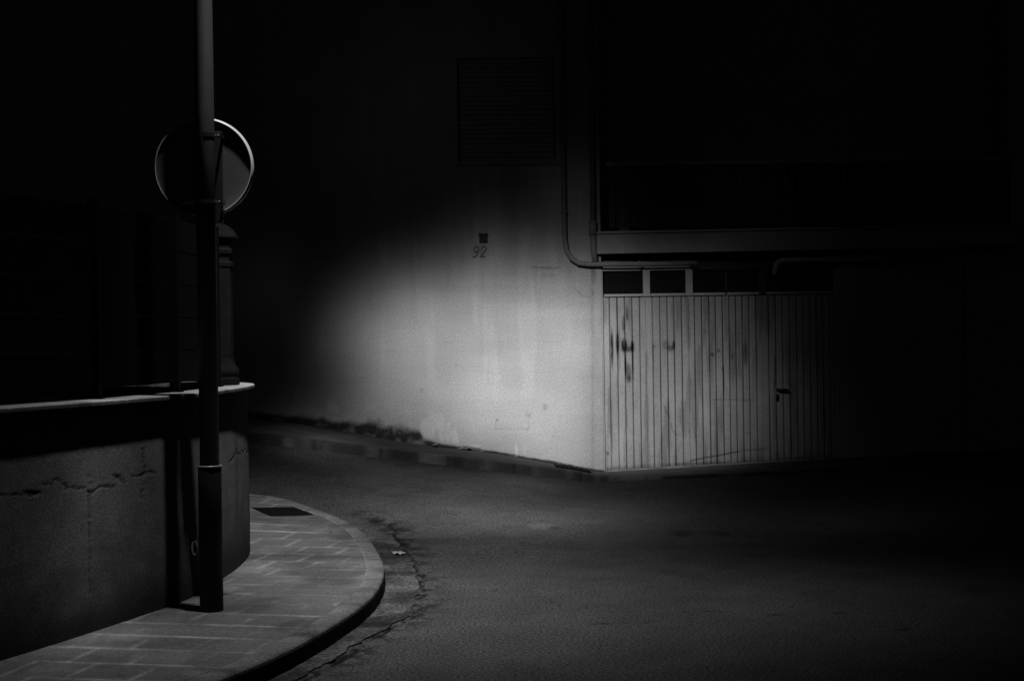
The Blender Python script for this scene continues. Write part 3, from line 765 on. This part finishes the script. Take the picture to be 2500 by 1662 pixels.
# fence on the coping --------------------------------------------------
fence = thing('board_fence', 'dark horizontal board fence standing on top of the low garden wall', 'fence', (-2.3, 9.0, WT+CT))
FO = -.17
def fpt(s, z, off=FO):
    i = min(max(int(round(s/.02)), 0), len(W)-1); return Vector((W[i, 0]+WN[i, 0]*off, W[i, 1]+WN[i, 1]*off, z))
sP, _ = wall_s(236, 970, FO)
s_end = wall_s(535, 925, FO)[0]
posts = [sP-3.2, sP-1.6, sP, sP+1.05]
for sp in posts + [s_end-.12]:
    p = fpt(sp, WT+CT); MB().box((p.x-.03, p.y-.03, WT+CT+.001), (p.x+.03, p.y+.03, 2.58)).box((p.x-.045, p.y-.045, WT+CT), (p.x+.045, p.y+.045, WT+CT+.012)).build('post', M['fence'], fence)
edges = posts + [s_end-.12]
for a, b in zip(edges[:-1], edges[1:]):
    p0 = fpt(a, 0); p1 = fpt(b, 0); d = (p1-p0); L = d.length; d.normalize(); nn = Vector((d.y, -d.x, 0))
    A = p0+d*.034; B = p1-d*.034
    for k in range(5):
        zz0 = 1.478+k*.216; zz1 = zz0+.206
        mb = MB(); n = 0
        for P_ in (A, B):
            for o, z in ((-.012, zz0), (.010, zz0), (.010, zz1-.006), (.004, zz1), (-.012, zz1)):
                mb.v.append((P_.x+nn.x*o, P_.y+nn.y*o, z))
        mb.f = [(i, (i+1) % 5, 5+(i+1) % 5, 5+i) for i in range(5)] + [(4,3,2,1,0), (5,6,7,8,9)]
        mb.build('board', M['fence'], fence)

# gate pillar at the rounded corner --------------------------------------
pc = wall_s(545, 925, FO)
pp_ = aty(533, 900, 10.75); PX_, PYc = pp_.x, 10.75
i = int(np.argmin(np.hypot(W[:, 0]-PX_, W[:, 1]-PYc))); 
pil = thing('gate_pillar', 'slender moulded stone pillar with domed cap standing on the wall corner behind the lamp post', 'pillar', (PX_, PYc, WT+CT))
def sec(half): return half*1.0824
zb = WT+CT
zt = aty(545, 545, PYc).z
H = zt-zb
shaft = [(.150,0.001),(.150,.05),(.140,.06),(.150,.09),(.150,.11),(.125,.15),(.118,.17),(.112,.20),(.112,.215)]
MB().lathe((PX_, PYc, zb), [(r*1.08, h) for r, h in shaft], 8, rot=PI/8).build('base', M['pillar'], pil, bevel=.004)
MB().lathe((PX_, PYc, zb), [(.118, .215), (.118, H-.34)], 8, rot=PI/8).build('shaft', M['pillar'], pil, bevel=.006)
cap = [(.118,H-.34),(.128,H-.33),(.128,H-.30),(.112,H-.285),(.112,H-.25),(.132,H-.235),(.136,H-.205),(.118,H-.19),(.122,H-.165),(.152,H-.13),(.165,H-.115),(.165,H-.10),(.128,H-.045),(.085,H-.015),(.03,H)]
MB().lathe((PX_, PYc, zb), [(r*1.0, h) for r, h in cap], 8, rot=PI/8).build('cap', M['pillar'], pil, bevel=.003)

# ------------------------------------------------------------------ street lamp
pb = atz(517, 1490, KH+.0); LX, LY = pb.x, pb.y
lamp = thing('street_lamp', 'tall dark street lamp post with thick base sleeve on the tiled pavement corner', 'street lamp', (LX, LY, KH))
MB().lathe((LX, LY, KH), [(.070, -.02), (.070, .86), (.066, .872)], 40).build('sleeve', M['sleeve'], lamp, smooth=True)
MB().frame_ring([(LX+.070*math.cos(a), LY+.070*math.sin(a), KH+.872) for a in [2*PI*k/40 for k in range(40)]], .005, 8, closed=True).build('collar', M['galv'], lamp, smooth=True)
MB().lathe((LX, LY, KH), [(.0575, .872), (.0575, 3.0), (.052, 5.9), (.05, 6.35)], 40).build('pole', M['pole'], lamp, smooth=True)
hx_, hy_, hz_ = LAMP
MB().frame_ring([(LX, LY, 6.3)] + bez((LX, LY, 6.4), (LX, LY, 6.75), (LX*.5+hx_*.5, LY*.5+hy_*.5, 6.62), 6) + [(hx_-.02, hy_+.012, 6.30)], .028, 12).build('arm', M['pole'], lamp, smooth=True)
# open bell shade above the bulb
sh = MB(); prof = [(.03, .30), (.06, .28), (.10, .22), (.16, .14), (.22, .09), (.26, .075)]
base = 0
for r, h in prof:
    for k in range(32): sh.v.append((hx_+r*math.cos(2*PI*k/32), hy_+r*math.sin(2*PI*k/32), hz_+h))
for i_ in range(len(prof)-1):
    for k in range(32): sh.f.append((i_*32+k, i_*32+(k+1) % 32, (i_+1)*32+(k+1) % 32, (i_+1)*32+k))
so = sh.build('lamp_shade', M['sleeve'], lamp, smooth=True)
so.modifiers.new('s', 'SOLIDIFY').thickness = .004
lo.parent = lamp; lo.location = Vector(LAMP) - Vector((LX, LY, KH))

# ------------------------------------------------------------------ round sign seen from behind
SY = LY+.125
scn = aty(498, 410, SY); R = 122.0/F*SY
sign = thing('road_sign', 'round metal road sign seen from behind, clamped to the street lamp post', 'road sign', (scn.x, SY, scn.z-R))
# dished pan, opening to the camera
prof = [(.001, .0)] + [(R*t*.955, -.013*t**9) for t in (.3, .5, .62, .7, .76, .82, .87, .91, .94, .97, .985)] + [(R*.945, -.019), (R*.948, -.021), (R*.955, -.018), (R*.985, .008), (R*.9, .012), (.001, .016)]
mb = MB(); seg = 96
for r, h in prof:
    for k in range(seg): mb.v.append((scn.x+r*math.cos(2*PI*k/seg), SY+h, scn.z+r*math.sin(2*PI*k/seg)))
for i_ in range(len(prof)-1):
    for k in range(seg): mb.f.append((i_*seg+k, i_*seg+(k+1) % seg, (i_+1)*seg+(k+1) % seg, (i_+1)*seg+k))
mb.build('disc', M['signback'], sign, smooth=True)
rb = MB()
rp = [(R*.950, -.021), (R*.958, -.023), (R*.968, -.021), (R*.985, -.013), (R*.998, -.004), (R, .006), (R*.994, .012), (R*.975, .010)]
for r, h in rp:
    for k in range(seg): rb.v.append((scn.x+r*math.cos(2*PI*k/seg), SY+h, scn.z+r*math.sin(2*PI*k/seg)))
for i_ in range(len(rp)):
    i2 = (i_+1) % len(rp)
    for k in range(seg): rb.f.append((i_*seg+k, i_*seg+(k+1) % seg, i2*seg+(k+1) % seg, i2*seg+k))
rb.build('rim', M['rim'], sign, smooth=True)
tx = aty(532, 430, SY-.04).x; tz1 = aty(532, 322, SY-.04).z; tz0 = aty(532, 545, SY-.04).z
MB().box((tx-.026, SY-.055, tz0), (tx+.026, SY-.012, tz1)).build('mounting_tube', M['sleeve'], sign, bevel=.003)
for py in (331, 493):
    z = aty(520, py, LY).z
    c = MB()
    ringp = [(LX+.0625*math.cos(a), LY+.0625*math.sin(a), z) for a in [2*PI*k/36 for k in range(36)]]
    base_ = len(c.v)
    for dz in (-.012, .012):
        for r in (.059, .0625):
            for k in range(36): c.v.append((LX+r*math.cos(2*PI*k/36), LY+r*math.sin(2*PI*k/36), z+dz))
    for k in range(36):
        k2 = (k+1) % 36
        c.f += [(36+k, 36+k2, 108+k2, 108+k), (k, k2, 36+k2, 36+k), (72+k, 108+k, 108+k2, 72+k2), (k, 72+k, 72+k2, k2)]
    c.box((LX+.058, LY-.004+.02, z-.011), (tx+.040, LY+.002+.02, z+.011))
    c.box((tx+.028, LY+.0, z-.011), (tx+.040, SY-.02, z+.011))
    c.box((LX-.085, LY+.01, z-.011), (LX-.058, LY+.016, z+.011))
    for bx_ in (LX+.075, tx+.02, LX-.075):
        MB().frame_ring([(bx_, LY-.014, z), (bx_, LY+.03, z)], .008, 6).build('bolt', M['rim'], sign)  # bright rim colour paints the clamp glints onto the bolts
    c.build('clamp', M['clamp'], sign)
z = aty(458, 496, SY-.03).z; xx = aty(458, 496, SY-.03).x
MB().box((xx-.03, SY-.030, z-.008), (xx+.035, SY-.004, z+.008)).build('back_rail', M['galv'], sign)

# ------------------------------------------------------------------ litter
def scrap(label, loc, size, tilt, name='paper_scrap', group='litter'):
    r_ = random.Random(hash(round(loc[0]*100)) & 255)
    n = 7; P = np.zeros((n, n, 3))
    for a in range(n):
        for b in range(n):
            u, v = a/(n-1)-.5, b/(n-1)-.5
            P[a, b] = (u*size[0]+.15*size[0]*(r_.random()-.5), v*size[1]+.15*size[1]*(r_.random()-.5), .012+size[2]*(r_.random()))
    me = grid_mesh(name, P); o = link(name, me, M['white']); o.location = loc; o.rotation_euler.z = tilt
    o.modifiers.new('s', 'SOLIDIFY').thickness = .002
    tag(o, label, 'litter', group)
p = atz(973, 1352, .02); scrap('crumpled white paper scrap lying on the gutter beyond the curved kerb', (p.x, p.y, .008), (.085, .10, .022), .3)
zf_ = lambda x: float(base_z(x))
x_ = fx(1134, 1100); scrap('white paper scrap lying against the foot of the lit house wall', (x_, FY-.07, zf_(x_)+.0), (.17, .07, .03), .1)
x_ = fx(1063, 1090); scrap('tiny pale litter fragment by the mouldy foot of the house wall', (x_, FY-.05, zf_(x_)-.0), (.06, .05, .03), 1.0)
